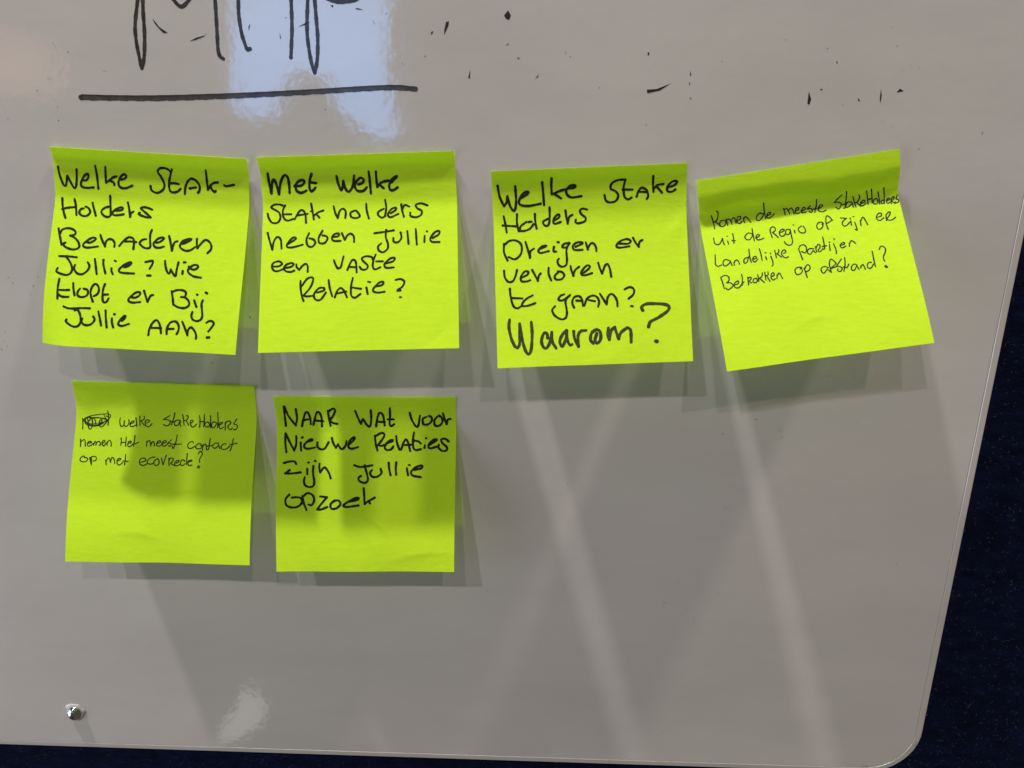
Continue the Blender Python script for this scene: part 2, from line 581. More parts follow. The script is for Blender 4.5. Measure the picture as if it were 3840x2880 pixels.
class Note:
    def __init__(self, corners, lift, profile, seed, bow=0.0, tilt=0.0):
        self.wob, self.drop, self.creases = EXTRA[int(seed)]
        k = 3840 / 2212.0
        c = [np.array(q) * k for q in corners]
        self.base = 0.00018
        vs = np.linspace(0, 1, 401)
        kn = np.array(PROFILES[profile])
        sl = np.interp(vs, kn[:, 0], kn[:, 1])
        sl = np.convolve(np.pad(sl, 8, 'edge'), np.ones(17) / 17, 'valid')
        lo, hi = 0.2, 3.0
        for _ in range(40):
            m = (lo + hi) / 2
            hh = 0.076 * np.cumsum(np.sin(np.radians(sl * np.where(sl > 8, m, 1)))) / 401
            if hh[-1] > lift: hi = m
            else: lo = m
        sl = np.radians(sl * np.where(sl > 8, m, 1))
        self.vs = vs
        self.h = np.concatenate([[0], np.cumsum(np.sin(sl[:-1]))]) * 0.076 / 400
        self.h -= min(0, self.h.min())
        s = np.concatenate([[0], np.cumsum(np.cos(sl[:-1]))])
        self.s = s / s[-1]
        self.tl, self.tr = unp(*c[0], self.h[0] + self.base), unp(*c[1], self.h[0] + self.base)
        self.br, self.bl = unp(*c[2], self.h[-1] + tilt / 2), unp(*c[3], self.h[-1] - tilt / 2 - self.drop)
        self.bow, self.tilt, self.seed = bow, tilt, seed
        self.c = c

    def P(self, u, v):
        s = np.interp(v, self.vs, self.s)
        top = self.tl[None] + (self.tr - self.tl)[None] * u[:, None]
        bot = self.bl[None] + (self.br - self.bl)[None] * u[:, None]
        xy = top + (bot - top) * s[:, None]
        ve = v + (self.wob * (0.5 - u) + 0.008 * np.sin(8.1 * u + self.seed) + 0.004 * np.sin(21 * u + 2 * self.seed)) * np.clip(1 - np.abs(v - 0.12) / 0.12, 0, 1)
        h = self.base + np.interp(np.clip(ve, 0, 1), self.vs, self.h)
        if self.drop:
            h = h - self.drop * np.clip(1 - u / 0.17, 0, 1) ** 1.5 * np.clip((v - 0.45) / 0.55, 0, 1) ** 2
        for cu, cv, ang, ln, wd_, amp in self.creases:
            du, dv = u - cu, v - cv
            a = du * math.cos(ang) + dv * math.sin(ang)
            b = -du * math.sin(ang) + dv * math.cos(ang) - 0.15 * a * a / ln
            h = h + 0.75 * amp * np.exp(-(a / ln) ** 2) * np.exp(-np.sqrt(b * b + 1e-5) / (wd_ * np.where(b > 0, 0.9, 3.0)))
        r = np.clip((v - 0.08) / 0.92, 0, 1)
        h = h + self.tilt * (u - 0.5) * r ** 1.5 + self.bow * (4 * (u - 0.5) ** 2 - 0.5) * r ** 1.3
        q = self.seed
        h = h + r * 0.00022 * (np.sin(7.3 * u + 3.1 * v + q) * np.sin(5.7 * v - 2.1 * u + 2 * q) + 0.5 * np.sin(13 * u - 9 * v + 3 * q))
        h = h + np.clip(1 - r * 14, 0, 1) * 0.00012 * (1 + np.sin(9 * u + q))
        return np.concatenate([xy, np.maximum(h, 0.0001)[:, None]], 1)

    def N(self, u, v):
        e = 2e-3
        a = self.P(u + e, v) - self.P(u - e, v)
        b = self.P(u, v - e) - self.P(u, v + e)
        n = np.cross(a, b)
        return n / np.linalg.norm(n, axis=1)[:, None]

    def surf(self, px):
        u = np.full(len(px), 0.5)
        v = np.full(len(px), 0.5)
        for _ in range(14):
            e = 1e-3
            f0 = proj(self.P(u, v))
            fu = (proj(self.P(u + e, v)) - f0) / e
            fv = (proj(self.P(u, v + e)) - f0) / e
            r = px - f0
            det = fu[:, 0] * fv[:, 1] - fu[:, 1] * fv[:, 0]
            u = np.clip(u + (r[:, 0] * fv[:, 1] - r[:, 1] * fv[:, 0]) / det, -0.02, 1.02)
            v = np.clip(v + (fu[:, 0] * r[:, 1] - fu[:, 1] * r[:, 0]) / det, -0.02, 1.02)
        return self.P(u, v), self.N(u, v)

    def mesh(self, n=96):
        g = np.linspace(0, 1, n + 1)
        vv, uu = np.meshgrid(g, g, indexing='ij')
        u, v = uu.ravel(), vv.ravel()
        P, N = self.P(u, v), self.N(u, v)
        V = [world(*p) for p in P] + [world(*p) for p in P - N * 0.00009]
        Fc = []
        w = n + 1
        o = w * w
        for i in range(n):
            for j in range(n):
                a = i * w + j
                Fc.append((a, a + w, a + w + 1, a + 1))
                Fc.append((o + a, o + a + 1, o + a + w + 1, o + a + w))
        rim = [j for j in range(w)] + [i * w + n for i in range(1, w)] + [n * w + j for j in range(n - 1, -1, -1)] + [i * w for i in range(n - 1, 0, -1)]
        for i in range(len(rim)):
            a, b = rim[i], rim[(i + 1) % len(rim)]
            Fc.append((a, b, o + b, o + a))
        me = mesh('paper', V, Fc)
        me.polygons.foreach_set('use_smooth', [k < 2 * n * n for k in range(len(me.polygons))])
        try:
            me.set_sharp_from_angle(angle=math.radians(40))
        except Exception:
            pass
        return me


NOTES = [
    (((107, 317), (532, 343), (510, 766), (93, 740)), 0.0200, 'plain', 1.0, 0.0004, 0.0,
     'yellow-green sticky note starting Welke Stak-Holders, at the left of the upper row',
     M_FELT, 0.00086, [
        ('Welke', '@a 108,155 150,350 230,560 265,590 295,575 320,380 325,365 ; 325,365 400,510 470,630 500,640 525,600 540,420 535,215 ; 690,465 760,465 810,390 795,325 750,330 690,400 645,500 640,580 690,625 780,640 930,632 ; 965,135 1005,350 1040,660 ; 1197,160 1205,350 1215,525 ; 1215,520 1290,470 1380,400 1460,378 ; 1310,475 1380,510 1405,545 1405,580 ; 1565,450 1640,430 1685,370 1630,330 1560,380 1505,500 1520,600 1600,650 1700,640 1820,590'),
        ('Stak-', '@b 90,600 110,690 200,750 290,745 380,680 410,590 390,500 320,370 265,300 255,250 300,195 400,185 490,215 545,270 ; 580,220 550,330 520,500 520,640 560,730 640,745 720,720 785,660 ; 545,535 650,535 740,555 ; 880,780 890,650 930,520 1000,440 1060,435 1140,480 1210,570 1225,650 1210,720 1180,755 ; 990,655 1070,640 1140,633 ; 1360,235 1385,450 1410,680 ; 1410,680 1470,590 1540,530 1640,518 ; 1470,590 1500,670 1560,735 1590,715 ; 1785,580 1830,605 1920,590 2010,572'),
        ('Holders', '@a 208,880 215,1050 240,1200 280,1335 ; 200,1130 330,1100 500,1085 ; 490,900 520,1050 535,1270 ; 700,1115 640,1130 600,1190 620,1250 690,1290 770,1285 830,1240 850,1190 830,1130 790,1090 745,1075 ; 905,985 930,1100 980,1285 ; 1275,1075 1190,1100 1120,1160 1110,1210 1150,1270 1220,1310 1290,1305 1325,1260 ; 1312,830 1318,1050 1325,1260 ; 1400,1165 1500,1165 1590,1145 1605,1105 1555,1090 1470,1120 1390,1180 1360,1230 1400,1270 1500,1270 1620,1250 ; 1718,980 1745,1100 1770,1310 ; 1770,1310 1790,1230 1845,1190 ; 2280,1145 2200,1110 2100,1088 2020,1100 2030,1130 2140,1225 2245,1325 ; 2245,1325 2150,1320 2030,1280 1965,1240 1995,1212'),
        ('Benaderen', '@c 122,160 145,300 190,540 ; 160,270 200,200 290,160 400,165 490,210 515,270 480,310 390,328 ; 390,328 480,370 560,450 600,550 580,610 500,645 400,640 280,590 215,520 ; 215,520 280,488 ; 770,480 850,490 950,440 980,400 930,375 860,395 760,460 690,530 700,580 770,605 880,600 1030,578 ; 1085,310 1120,420 1190,580 ; 1190,580 1210,480 1260,420 1320,410 1380,440 1415,510 1405,585 ; 1520,565 1620,450 1720,375 1790,370 1850,410 1860,480 1845,640 ; 1660,465 1800,465 1910,480 ; 2140,410 2050,430 1990,500 2030,560 2100,610 2200,620 2240,570 ; 2270,200 2235,300 2230,450 2240,570 ; @d 220,490 290,480 370,430 400,390 340,375 250,410 170,490 160,540 200,595 290,610 400,580 ; 520,340 550,480 580,675 ; 580,675 610,560 650,480 710,460 ; 830,520 930,480 1030,420 1020,405 930,415 830,460 780,530 770,590 830,650 920,680 1020,660 1120,590 ; *1.4 860,490 1000,430 ; 1160,405 1155,500 1170,620 ; 1170,620 1240,530 1330,440 1390,435 1450,480 1490,560 1480,650 1400,735'),
        ('Jullie?', '@c 130,800 250,805 380,810 540,830 ; 310,830 380,930 430,1050 430,1130 390,1200 310,1235 230,1225 120,1185 70,1145 100,1075 ; 500,1005 480,1090 520,1170 590,1215 670,1215 760,1160 820,1080 830,1010 795,945 ; 958,865 975,1000 1000,1215 ; 1155,890 1155,1000 1200,1200 ; 1340,1080 1340,1140 1370,1220 ; 1415,905 1442,920 ; 1590,1040 1680,1050 1780,990 1800,950 1750,945 1640,1000 1540,1080 1510,1140 1560,1180 1680,1195 1860,1202 ; *1.4 1650,1030 1760,970 ; @d -30,940 60,920 140,915 130,990 70,1090 ; 10,1250 90,1250'),
        ('Wie', '@d 425,905 430,1000 460,1130 500,1200 530,1190 555,1110 ; 555,1110 600,1190 640,1250 670,1250 690,1130 735,945 ; 830,1145 825,1210 ; 860,945 900,945 ; 965,1040 1000,1080 1080,1115 1160,1085 1190,1040 1140,1005 1060,1020 980,1080 950,1150 990,1210 1090,1270 1250,1300'),
        ('klopt', '@e 140,95 110,250 95,400 95,550 ; 130,350 250,355 365,350 ; 90,410 150,480 230,510 350,510 ; 460,195 465,330 490,475 ; 615,320 560,400 560,470 610,510 690,515 770,480 800,410 780,350 695,320 ; 910,620 870,500 860,390 890,290 950,220 1010,230 1050,310 1045,390 1000,460 930,495 ; 1190,220 1150,330 1135,480 1140,600 1180,640 1230,620 1275,545 ; 1175,460 1260,455'),
        ('er', '@e 1800,520 1880,530 1970,490 2005,430 1970,400 1890,420 1790,500 1730,570 1750,620 1840,645 2000,630 ; 2090,370 2130,500 2170,625 ; 2170,625 2200,560 2250,480 2300,470'),
        ('Bij', '@f 575,380 595,500 615,680 ; 590,400 680,360 800,355 890,390 905,450 870,510 790,515 ; 870,515 940,570 980,640 970,710 900,760 810,770 700,740 615,685 ; 1095,590 1145,740 ; 1160,460 1175,465 ; 1295,590 1265,680 1275,830 1280,960 1240,1040 1150,1070 1060,1030 1030,950 1055,860 ; *1.2 1365,415 1395,430'),
        ('Jullie', '@e 235,730 330,770 450,780 650,770 840,775 ; 490,825 560,810 610,900 630,1010 620,1110 570,1180 500,1200 420,1180 330,1120 285,1070 305,1035 ; 670,1010 650,1080 690,1140 770,1165 860,1145 930,1080 950,1020 920,965 ; 1040,850 1070,1000 1100,1170 ; 1205,825 1210,1000 1230,1215 ; 1350,1005 1350,1100 1380,1215 ; 1400,910 1420,915 ; 1570,1060 1640,1010 1660,950 1620,960 1550,1030 1500,1110 1510,1160 1590,1180 1740,1135 ; *1.4 1580,1050 1640,970'),
        ('aan?', '@f 40,1390 60,1260 130,1120 210,1050 260,1070 310,1180 330,1350 ; 90,1225 330,1230 ; 460,1370 470,1230 540,1110 630,1075 700,1100 740,1190 730,1290 690,1370 ; 480,1250 620,1248 ; 820,1080 880,1230 940,1400 ; 940,1400 950,1290 1000,1220 1050,1230 1110,1310 1140,1400 1135,1475 ; 1375,1110 1440,1070 1510,1075 1545,1130 1500,1210 1420,1310 ; *1.3 1390,1450 1440,1445'),
     ]),
    (((555, 340), (980, 326), (992, 752), (558, 762)), 0.0215, 'plain', 2.3, 0.0003, 0.0,
     'yellow-green sticky note starting Met welke Stakholders, second from left in the upper row',
     M_FELT, 0.00078, [
        ('Met', '*1.25 @g 75,95 90,190 120,330 ; *1.25 120,330 130,200 150,170 180,230 210,340 ; *1.25 210,340 230,200 270,120 310,140 330,230 335,325 ; *1.25 395,245 470,240 510,200 490,175 440,190 405,240 420,300 470,325 535,300 ; *1.25 595,100 575,170 570,260 590,305 620,290 640,265 ; *1.2 575,200 650,210'),
        ('welke', '*1.2 @g 890,125 910,210 945,295 965,250 970,185 ; *1.2 970,185 1000,280 1040,310 1085,240 1100,120 ; *1.2 1150,225 1200,205 1210,165 1170,150 1120,200 1110,260 1150,305 1210,300 1250,260 ; *1.2 1272,75 1285,180 1298,330 ; *1.2 1357,75 1362,150 1375,255 ; *1.2 1375,250 1430,200 1510,180 ; *1.2 1400,230 1450,270 ; *1.2 1540,200 1610,130 1600,130 1550,165 1515,240 1530,290 1570,290 1615,260'),
        ('Stak', '@g 75,570 90,630 130,680 190,680 225,630 210,560 130,510 120,490 160,465 220,465 260,480 ; 283,475 255,540 265,620 310,655 380,635 ; 265,580 355,580 ; 395,640 440,560 480,530 520,570 530,680 ; 420,595 550,575 ; 590,455 610,560 622,640 ; 620,600 670,560 735,535 ; 650,575 690,620 ; 586,545 592,547'),
        ('holders', '@g 857,485 875,560 905,625 ; 905,625 930,540 970,515 1000,550 995,625 ; 1110,535 1060,560 1065,610 1120,625 1165,605 1150,565 1120,535 ; 1243,455 1250,540 1275,630 ; 1450,515 1390,550 1385,590 1430,620 1470,600 ; 1467,410 1480,500 1465,605 ; 1530,570 1590,530 1590,500 1540,520 1500,580 1530,615 1625,575 ; 1658,460 1670,540 1690,610 ; 1670,520 1700,470 1755,490 ; 1970,475 1890,450 1830,470 1850,510 1900,540 1890,590 1830,615 1770,600 1765,560'),
        ('hebben', '@g 75,800 95,880 130,1000 ; 130,1000 150,900 190,850 230,880 240,985 ; 320,930 400,880 410,860 370,860 310,930 310,970 380,970 490,940 ; 565,805 535,880 550,950 600,965 640,920 620,880 570,865 ; 725,775 680,860 690,920 750,920 785,870 770,840 725,830 ; 850,850 910,840 920,810 870,815 835,860 860,895 940,895 ; 955,805 990,885 ; 990,885 1020,830 1060,810 1095,840 1100,910'),
        ('Jullie', '@g 1340,805 1450,790 1570,770 ; 1480,765 1475,850 1500,930 1495,990 1440,1030 1390,1005 1385,960 1420,925 ; 1565,860 1570,905 1620,910 1660,860 1650,795 ; 1730,780 1745,930 ; 1830,755 1843,940 ; 1935,835 1932,910 ; 1960,780 1966,784 ; 2030,860 2100,820 2110,780 2060,790 2005,860 2020,905 2110,908'),
        ('een', '@h 130,250 200,250 245,220 210,190 150,205 125,250 150,300 200,305 250,285 ; 275,270 350,255 385,225 350,210 290,235 265,280 300,310 350,315 390,300 ; 415,225 420,260 450,290 ; 450,290 490,240 530,220 550,250 550,315'),
        ('vaste', '@h 860,175 880,230 905,275 ; 905,275 940,260 960,190 975,130 ; 1020,290 1060,200 1090,170 1120,200 1130,320 ; 1045,255 1130,260 ; 1165,255 1190,285 1240,285 1260,240 1200,180 1195,150 1240,130 1310,140 1320,170 ; 1355,110 1335,160 1320,240 1345,285 1410,260 ; 1360,190 1440,190 ; 1470,215 1560,190 1580,150 1530,155 1460,220 1480,265 1570,262'),
        ('Relatie?', '@h 465,420 465,500 480,600 500,660 ; 475,490 540,400 600,380 615,410 580,500 500,595 ; 500,595 540,605 610,598 ; 660,560 740,535 740,505 680,510 625,580 640,640 700,645 765,560 ; 797,410 810,500 840,605 ; 870,615 900,540 940,505 980,540 1015,615 ; 900,570 1005,548 ; 1085,385 1065,480 1065,590 1110,620 1175,575 ; 1075,500 1180,515 ; 1245,500 1260,575 ; 1265,432 1290,436 ; 1350,490 1430,470 1445,435 1400,440 1330,510 1330,545 1380,560 1460,550 ; 1590,410 1650,400 1695,430 1670,490 1610,535 1650,535 ; 1640,614 1655,614'),
     ]),
    (((1060, 370), (1485, 352), (1497, 780), (1075, 795)), 0.0200, 'soft', 3.7, 0.0003, 0.0,
     'yellow-green sticky note ending in a big Waarom with question mark, third in the upper row',
     M_FELT, 0.00082, [
        ('Welke', '*1.1 @i 78,170 100,290 150,400 ; *1.1 150,400 180,350 187,285 ; *1.1 187,285 220,400 265,450 285,350 275,175 ; *1.1 335,310 410,260 420,235 370,250 320,330 330,380 420,395 560,370 ; *1.1 577,130 590,270 598,385 ; *1.1 682,85 680,180 685,265 ; *1.1 700,260 780,225 860,205 ; *1.1 715,260 790,310 ; *1.1 860,200 940,190 945,165 890,170 850,215 855,265 910,300 1015,285'),
        ('Stake', '@i 1275,270 1290,330 1330,355 1400,340 1430,280 1400,230 1345,200 1360,140 1430,105 1510,100 ; 1510,100 1490,190 1500,290 1540,320 1580,300 ; 1480,210 1590,212 ; 1635,290 1660,220 1700,190 1750,220 1765,280 1750,315 ; 1660,235 1740,240 ; 1822,60 1820,160 1825,235 ; 1830,200 1870,160 1935,150 ; 1865,180 1920,245 ; 1985,190 2060,160 2090,120 2040,120 1980,180 1985,230 2030,235 2070,210'),
        ('Holders', '@i 145,510 165,600 180,695 ; 135,615 300,625 ; 295,490 295,590 315,680 ; 400,575 340,620 330,670 380,675 440,650 480,600 ; 425,575 460,572 ; 495,485 500,570 515,650 ; 640,540 590,570 600,610 640,615 660,560 660,410 ; 710,560 770,520 760,490 720,520 700,570 720,595 785,575 ; 838,445 850,530 865,595 ; 865,590 880,520 915,495 ; 1080,435 1030,425 1000,450 1020,490 1065,530 1050,570 980,590 950,575 955,550'),
        ('Dreigen', '@j 150,165 150,260 190,350 ; 160,170 210,130 280,125 335,160 350,220 330,290 270,335 200,310 ; 390,140 420,240 440,320 ; 440,320 445,250 485,215 ; 550,220 620,190 620,180 570,195 535,240 560,265 650,245 ; 710,195 705,245 735,250 ; 750,142 762,145 ; 880,150 820,165 805,200 850,200 885,155 ; 880,155 850,230 855,340 845,400 800,420 760,395 750,350 765,330 ; 950,195 1030,160 1020,145 960,150 920,190 940,230 1030,230 ; 1065,145 1090,225 ; 1085,225 1120,160 1155,160 1180,200 1185,245'),
        ('er', '@j 1440,160 1540,160 1570,130 1520,110 1440,140 1410,190 1450,205 1555,190 ; 1595,95 1625,150 1660,195 ; 1655,195 1670,140 1700,120'),
        ('verloren', '@j 150,465 160,540 200,590 250,580 280,520 295,455 ; 350,540 410,510 420,475 380,475 340,530 345,580 400,585 445,570 ; 465,455 500,520 530,580 ; 530,580 540,520 560,495 ; 650,430 650,500 680,575 ; 760,480 720,520 730,560 790,560 825,520 800,480 750,470 ; 895,410 905,460 930,520 ; 925,520 945,460 990,420 ; 1040,490 1100,440 1110,410 1070,410 1015,480 1030,515 1080,510 1135,490 ; 1205,375 1225,440 1250,495 ; 1250,495 1280,410 1310,390 1335,440 1352,530'),
        ('te', '@j 215,665 225,760 255,860 300,885 340,865 ; 240,770 355,775 ; 470,740 400,780 355,830 360,860 420,855 500,828'),
        ('gaan?', '@k 825,130 780,150 760,190 800,200 850,170 890,140 ; 885,140 840,200 850,290 855,340 840,395 790,410 720,370 690,310 720,265 ; 935,280 915,230 930,170 980,150 1020,180 1035,260 ; 960,200 1030,205 ; 1050,260 1080,180 1140,145 1190,160 1215,210 1205,270 ; 1100,195 1170,208 ; 1225,125 1260,180 1300,245 ; 1300,245 1310,170 1340,130 1380,140 1415,200 1422,265 ; 1500,75 1560,50 1605,75 1600,130 1545,180 ; 1570,262 1592,264'),
        ('Waarom?', '*1.35 @k 212,415 205,500 230,620 270,710 300,730 ; *1.35 300,730 325,680 325,460 ; *1.35 325,460 350,620 390,760 430,800 455,740 465,580 455,440 ; *1.35 640,620 630,570 595,570 570,650 590,720 630,730 670,650 685,555 ; *1.35 685,555 690,660 735,735 ; *1.35 850,530 800,590 775,660 800,715 840,640 855,540 ; *1.2 855,540 860,640 890,700 915,690 ; *1.35 930,545 940,620 985,715 ; *1.3 985,715 980,600 1010,545 1070,535 ; *1.35 1190,525 1130,570 1120,640 1150,680 ; *1.35 1190,570 1170,640 1190,680 1230,640 1230,560 1190,525 1140,550 ; *1.35 1320,505 1315,580 1330,640 ; *1.35 1330,640 1350,540 1390,500 ; *1.35 1390,500 1410,560 1435,630 ; *1.35 1435,630 1460,560 1530,505 ; *1.35 1540,505 1570,540 1575,665 ; *1.4 1705,310 1690,275 1740,240 1840,235 1960,245 2000,275 1980,320 1880,390 1790,440 1770,495 ; *1.9 1852,655 1862,658'),
     ]),
    (((1505, 390), (1943, 322), (2017, 740), (1570, 802)), 0.0240, 'bulge', 5.1, 0.0004, 0.0,
     'tilted yellow-green sticky note with small ballpoint writing, at the right end of the upper row',
     M_PEN, 0.00044, [
        ('Komen', '@n 150,270 190,400 222,540 ; 260,175 290,210 285,300 250,380 200,405 ; 240,400 290,440 335,490 ; 420,360 350,380 325,450 370,495 430,470 455,410 440,370 ; 460,345 480,420 492,470 ; 470,360 520,340 560,380 580,450 ; 575,350 610,310 640,340 665,420 ; 690,370 750,340 760,295 710,290 680,350 700,420 750,430 790,385 ; 815,320 830,380 840,415 ; 820,330 860,290 910,330 970,410'),
        ('de', '@n 1205,230 1160,215 1100,270 1085,330 1110,370 1160,360 1220,280 1245,200 ; 1235,0 1245,150 1280,330 ; 1310,270 1370,240 1380,210 1330,210 1300,280 1330,320 1390,300 1455,230'),
        ('meeste', '@n 1650,120 1670,190 1685,255 ; 1660,150 1710,120 1750,170 1775,230 ; 1760,150 1800,110 1840,150 1870,235 ; 1900,170 1960,140 1960,105 1920,110 1890,170 1920,230 1980,210 ; 2040,170 2100,130 2090,100 2050,110 2010,180 2040,210 2110,195 ; @o 270,450 210,510 ; 205,520 280,510 310,550 290,590 245,570 ; 395,320 395,420 360,590 ; 330,520 400,510 ; 440,510 510,470 520,435 470,440 430,510 450,560 520,575 595,545'),
        ('stakeHolders', '@o 920,225 830,310 765,385 ; 765,385 840,375 900,400 905,440 870,510 830,510 805,480 ; 1018,155 1015,260 1000,400 990,490 960,500 ; 910,425 1020,415 ; 1130,375 1060,370 1010,420 1010,480 1060,475 1120,420 1140,395 ; 1135,400 1150,440 1165,480 ; 1150,260 1180,370 1215,480 ; 1275,225 1290,280 1250,360 1200,390 ; 1230,385 1310,460 ; 1330,400 1400,370 1390,340 1340,350 1310,420 1350,455 1420,400 ; 1435,145 1455,300 1465,420 ; 1470,325 1530,300 ; 1535,105 1545,250 1550,390 ; 1630,300 1580,340 1580,400 1640,415 1670,370 1650,310 ; 1670,165 1690,280 1705,410 ; 1790,335 1745,350 1740,400 1790,390 1800,330 ; 1793,80 1800,250 1805,400 ; 1850,350 1910,320 1900,290 1860,310 1850,370 1880,400 1925,370 ; 1945,310 1945,405 ; 1945,310 1990,260 2010,290 1960,350 2010,390 2030,370 ; 2070,225 2050,300 ; 2050,305 2095,330 2095,370 2025,405'),
        ('uit', '@n 200,735 220,840 270,870 330,850 380,745 ; 380,745 400,820 425,875 ; 490,795 510,860 ; 478,695 486,699 ; 593,640 615,760 620,840 ; 580,785 650,790'),
        ('de', '@n 985,640 920,630 860,680 850,730 900,770 960,755 1000,690 1005,640 ; 995,535 1015,650 1045,795 ; 1070,730 1140,700 1150,665 1100,665 1080,720 1110,770 1170,765 1240,735'),
        ('Regio', '@n 1370,580 1395,670 1415,725 ; 1370,590 1380,530 1430,500 1475,530 1470,590 1420,615 ; 1420,615 1540,720 ; 1575,620 1650,590 1660,555 1600,560 1560,620 1590,690 1650,690 1690,640 ; 1780,560 1720,555 1690,610 1710,660 1760,655 1785,600 ; 1785,555 1810,680 1835,800 1810,870 1750,880 1690,850 1670,810 ; 1875,575 1885,630 ; 1850,462 1860,462 ; 2025,485 1965,520 1960,580 2020,625 2090,620 2100,560 2060,490'),
        ('of', '@o 510,840 540,820 490,790 430,810 400,870 430,935 490,930 530,870 520,830 ; 640,940 600,830 590,720 610,660 660,680 720,745 ; 725,748 600,825'),
        ('zijn', '@o 895,705 1015,710 ; 1015,710 960,760 930,810 960,870 1020,860 1080,800 ; 1105,770 1125,855 ; 1095,710 1105,725 ; 1190,790 1230,910 1240,960 1200,940 ; 1150,680 1170,675 ; 1305,750 1320,860 ; 1310,780 1350,690 1390,720 1460,845'),
        ('er', '@o 1660,690 1740,660 1740,610 1680,610 1640,680 1660,740 1720,755 1790,700 ; 1835,640 1850,755 ; 1835,650 1890,580 1925,590 1900,660 1860,720 1900,750 1970,740 2035,690'),
        ('Landelijke', '@p 230,310 235,420 240,510 290,545 370,515 ; 520,425 450,405 400,440 400,510 440,540 510,500 550,440 ; 545,440 585,530 ; 620,465 630,525 ; 620,480 660,415 710,440 740,505 ; 905,365 850,380 825,430 840,480 890,460 930,340 ; 930,190 945,330 980,465 ; 1010,400 1080,380 1080,345 1030,350 1010,420 1060,455 1120,390 ; 1145,180 1180,290 1205,425 ; 1280,350 1300,410 ; 1265,262 1285,268 ; 1385,335 1420,430 1430,510 1410,540 ; 1375,275 1382,285 ; 1465,215 1485,290 1500,365 ; 1545,195 1550,250 1510,290 ; 1520,290 1610,355 ; 1650,280 1695,250 1680,210 1630,220 1610,290 1650,350 1710,370 1745,345'),
        ('partijen', '@q 30,420 70,520 110,630 ; 25,410 60,340 130,320 180,360 190,430 160,490 90,460 ; 340,405 260,400 210,440 220,500 270,515 320,450 ; 330,440 375,485 ; 375,360 400,470 ; 385,400 420,320 460,320 470,370 430,440 470,465 530,400 ; 525,160 545,250 565,380 550,420 ; 520,355 605,340 ; 665,310 680,440 ; 660,265 668,272 ; 750,300 800,420 810,500 ; 755,195 768,212 ; 900,330 970,310 980,280 930,280 890,320 900,370 950,380 1005,345 ; 1075,290 1080,355 ; 1080,300 1120,235 1170,260 1210,295'),
        ('Betrokken', '@p 345,780 385,880 420,1010 ; 350,780 410,740 480,740 520,790 510,850 470,885 ; 470,885 550,890 600,930 580,980 500,1030 450,995 ; 620,935 700,910 720,870 700,850 650,880 620,940 660,990 730,985 780,920 830,865 ; 780,715 795,800 790,940 ; 905,770 925,930 ; 910,800 960,770 980,800 940,860 990,890 ; 1080,795 1030,810 1020,870 1070,885 1110,840 1080,790 ; 1115,720 1140,860 ; 1210,680 1200,750 1140,800 ; 1160,800 1250,880 ; 1260,670 1285,830 ; 1325,660 1330,720 1280,740 ; 1300,740 1370,860 ; 1400,760 1455,730 1440,680 1400,700 1390,780 1430,830 1475,805 ; 1515,720 1515,800 ; 1520,740 1560,685 1630,800'),
        ('op', '@q 60,820 90,790 40,785 -20,800 -50,850 -20,930 50,930 100,880 95,820 ; 140,800 170,890 205,1000 ; 150,830 190,745 240,740 265,790 240,850 180,880'),
        ('afstand?', '@q 640,795 570,770 500,800 500,870 550,910 600,850 620,820 ; 620,825 690,880 ; 710,895 680,800 665,700 690,620 740,640 805,705 ; 805,710 690,810 ; 910,615 820,755 ; 700,815 820,770 900,780 930,820 890,875 840,860 840,820 ; 980,585 990,720 965,865 ; 950,780 1030,790 1065,725 ; 1240,740 1180,720 1125,770 1130,840 1180,850 1220,780 1235,755 ; 1235,755 1280,830 ; 1320,755 1315,800 ; 1315,780 1360,730 1410,825 ; 1535,690 1490,680 1450,740 1470,800 1530,800 1580,720 ; 1550,450 1580,600 1620,775 ; 1700,415 1720,360 1770,350 1825,400 1820,480 1785,560 1790,620 1815,660 ; *2.0 1830,765 1855,782'),
     ]),
    (((155, 823), (548, 833), (540, 1220), (142, 1212)), 0.0220, 'low', 6.6, 0.0005, 0.0,
     'yellow-green sticky note with a scribbled-out first word, at the left of the lower row',
     M_PEN2, 0.00046, [
        ('crossed-out met', '@r 205,265 215,400 208,545 ; 220,340 260,270 320,260 350,360 355,480 395,550 440,510 465,400 450,280 ; 370,330 430,270 500,270 540,340 550,410 ; 640,400 710,350 700,300 650,330 630,400 650,470 710,485 780,420 850,330 ; 860,80 880,250 865,450 ; *.8 380,210 560,175 750,155 890,155 930,200 880,290 800,340 700,420 550,470 400,460 300,420 260,350 290,270 400,250 600,250 780,270 840,300 750,370 600,440 420,440 310,390 270,320 300,250 370,220 450,250 650,260 830,310 740,370 600,410 400,405 310,370 280,310 ; *.8 750,155 800,260 840,330 ; 820,205 860,220'),
        ('welke', '@r 1185,260 1170,350 1190,460 1230,480 1280,420 1290,330 ; 1290,330 1280,430 1330,480 1390,430 1410,360 1405,300 ; 1450,410 1520,380 1540,340 1490,340 1440,400 1450,470 1520,475 1600,430 ; 1590,250 1605,380 1610,475 ; 1690,210 1690,340 1695,450 ; 1805,215 1800,290 1700,350 ; 1730,345 1805,450 ; 1870,385 1940,350 1910,310 1850,320 1830,380 1850,460 1910,485 1960,460 2005,405'),
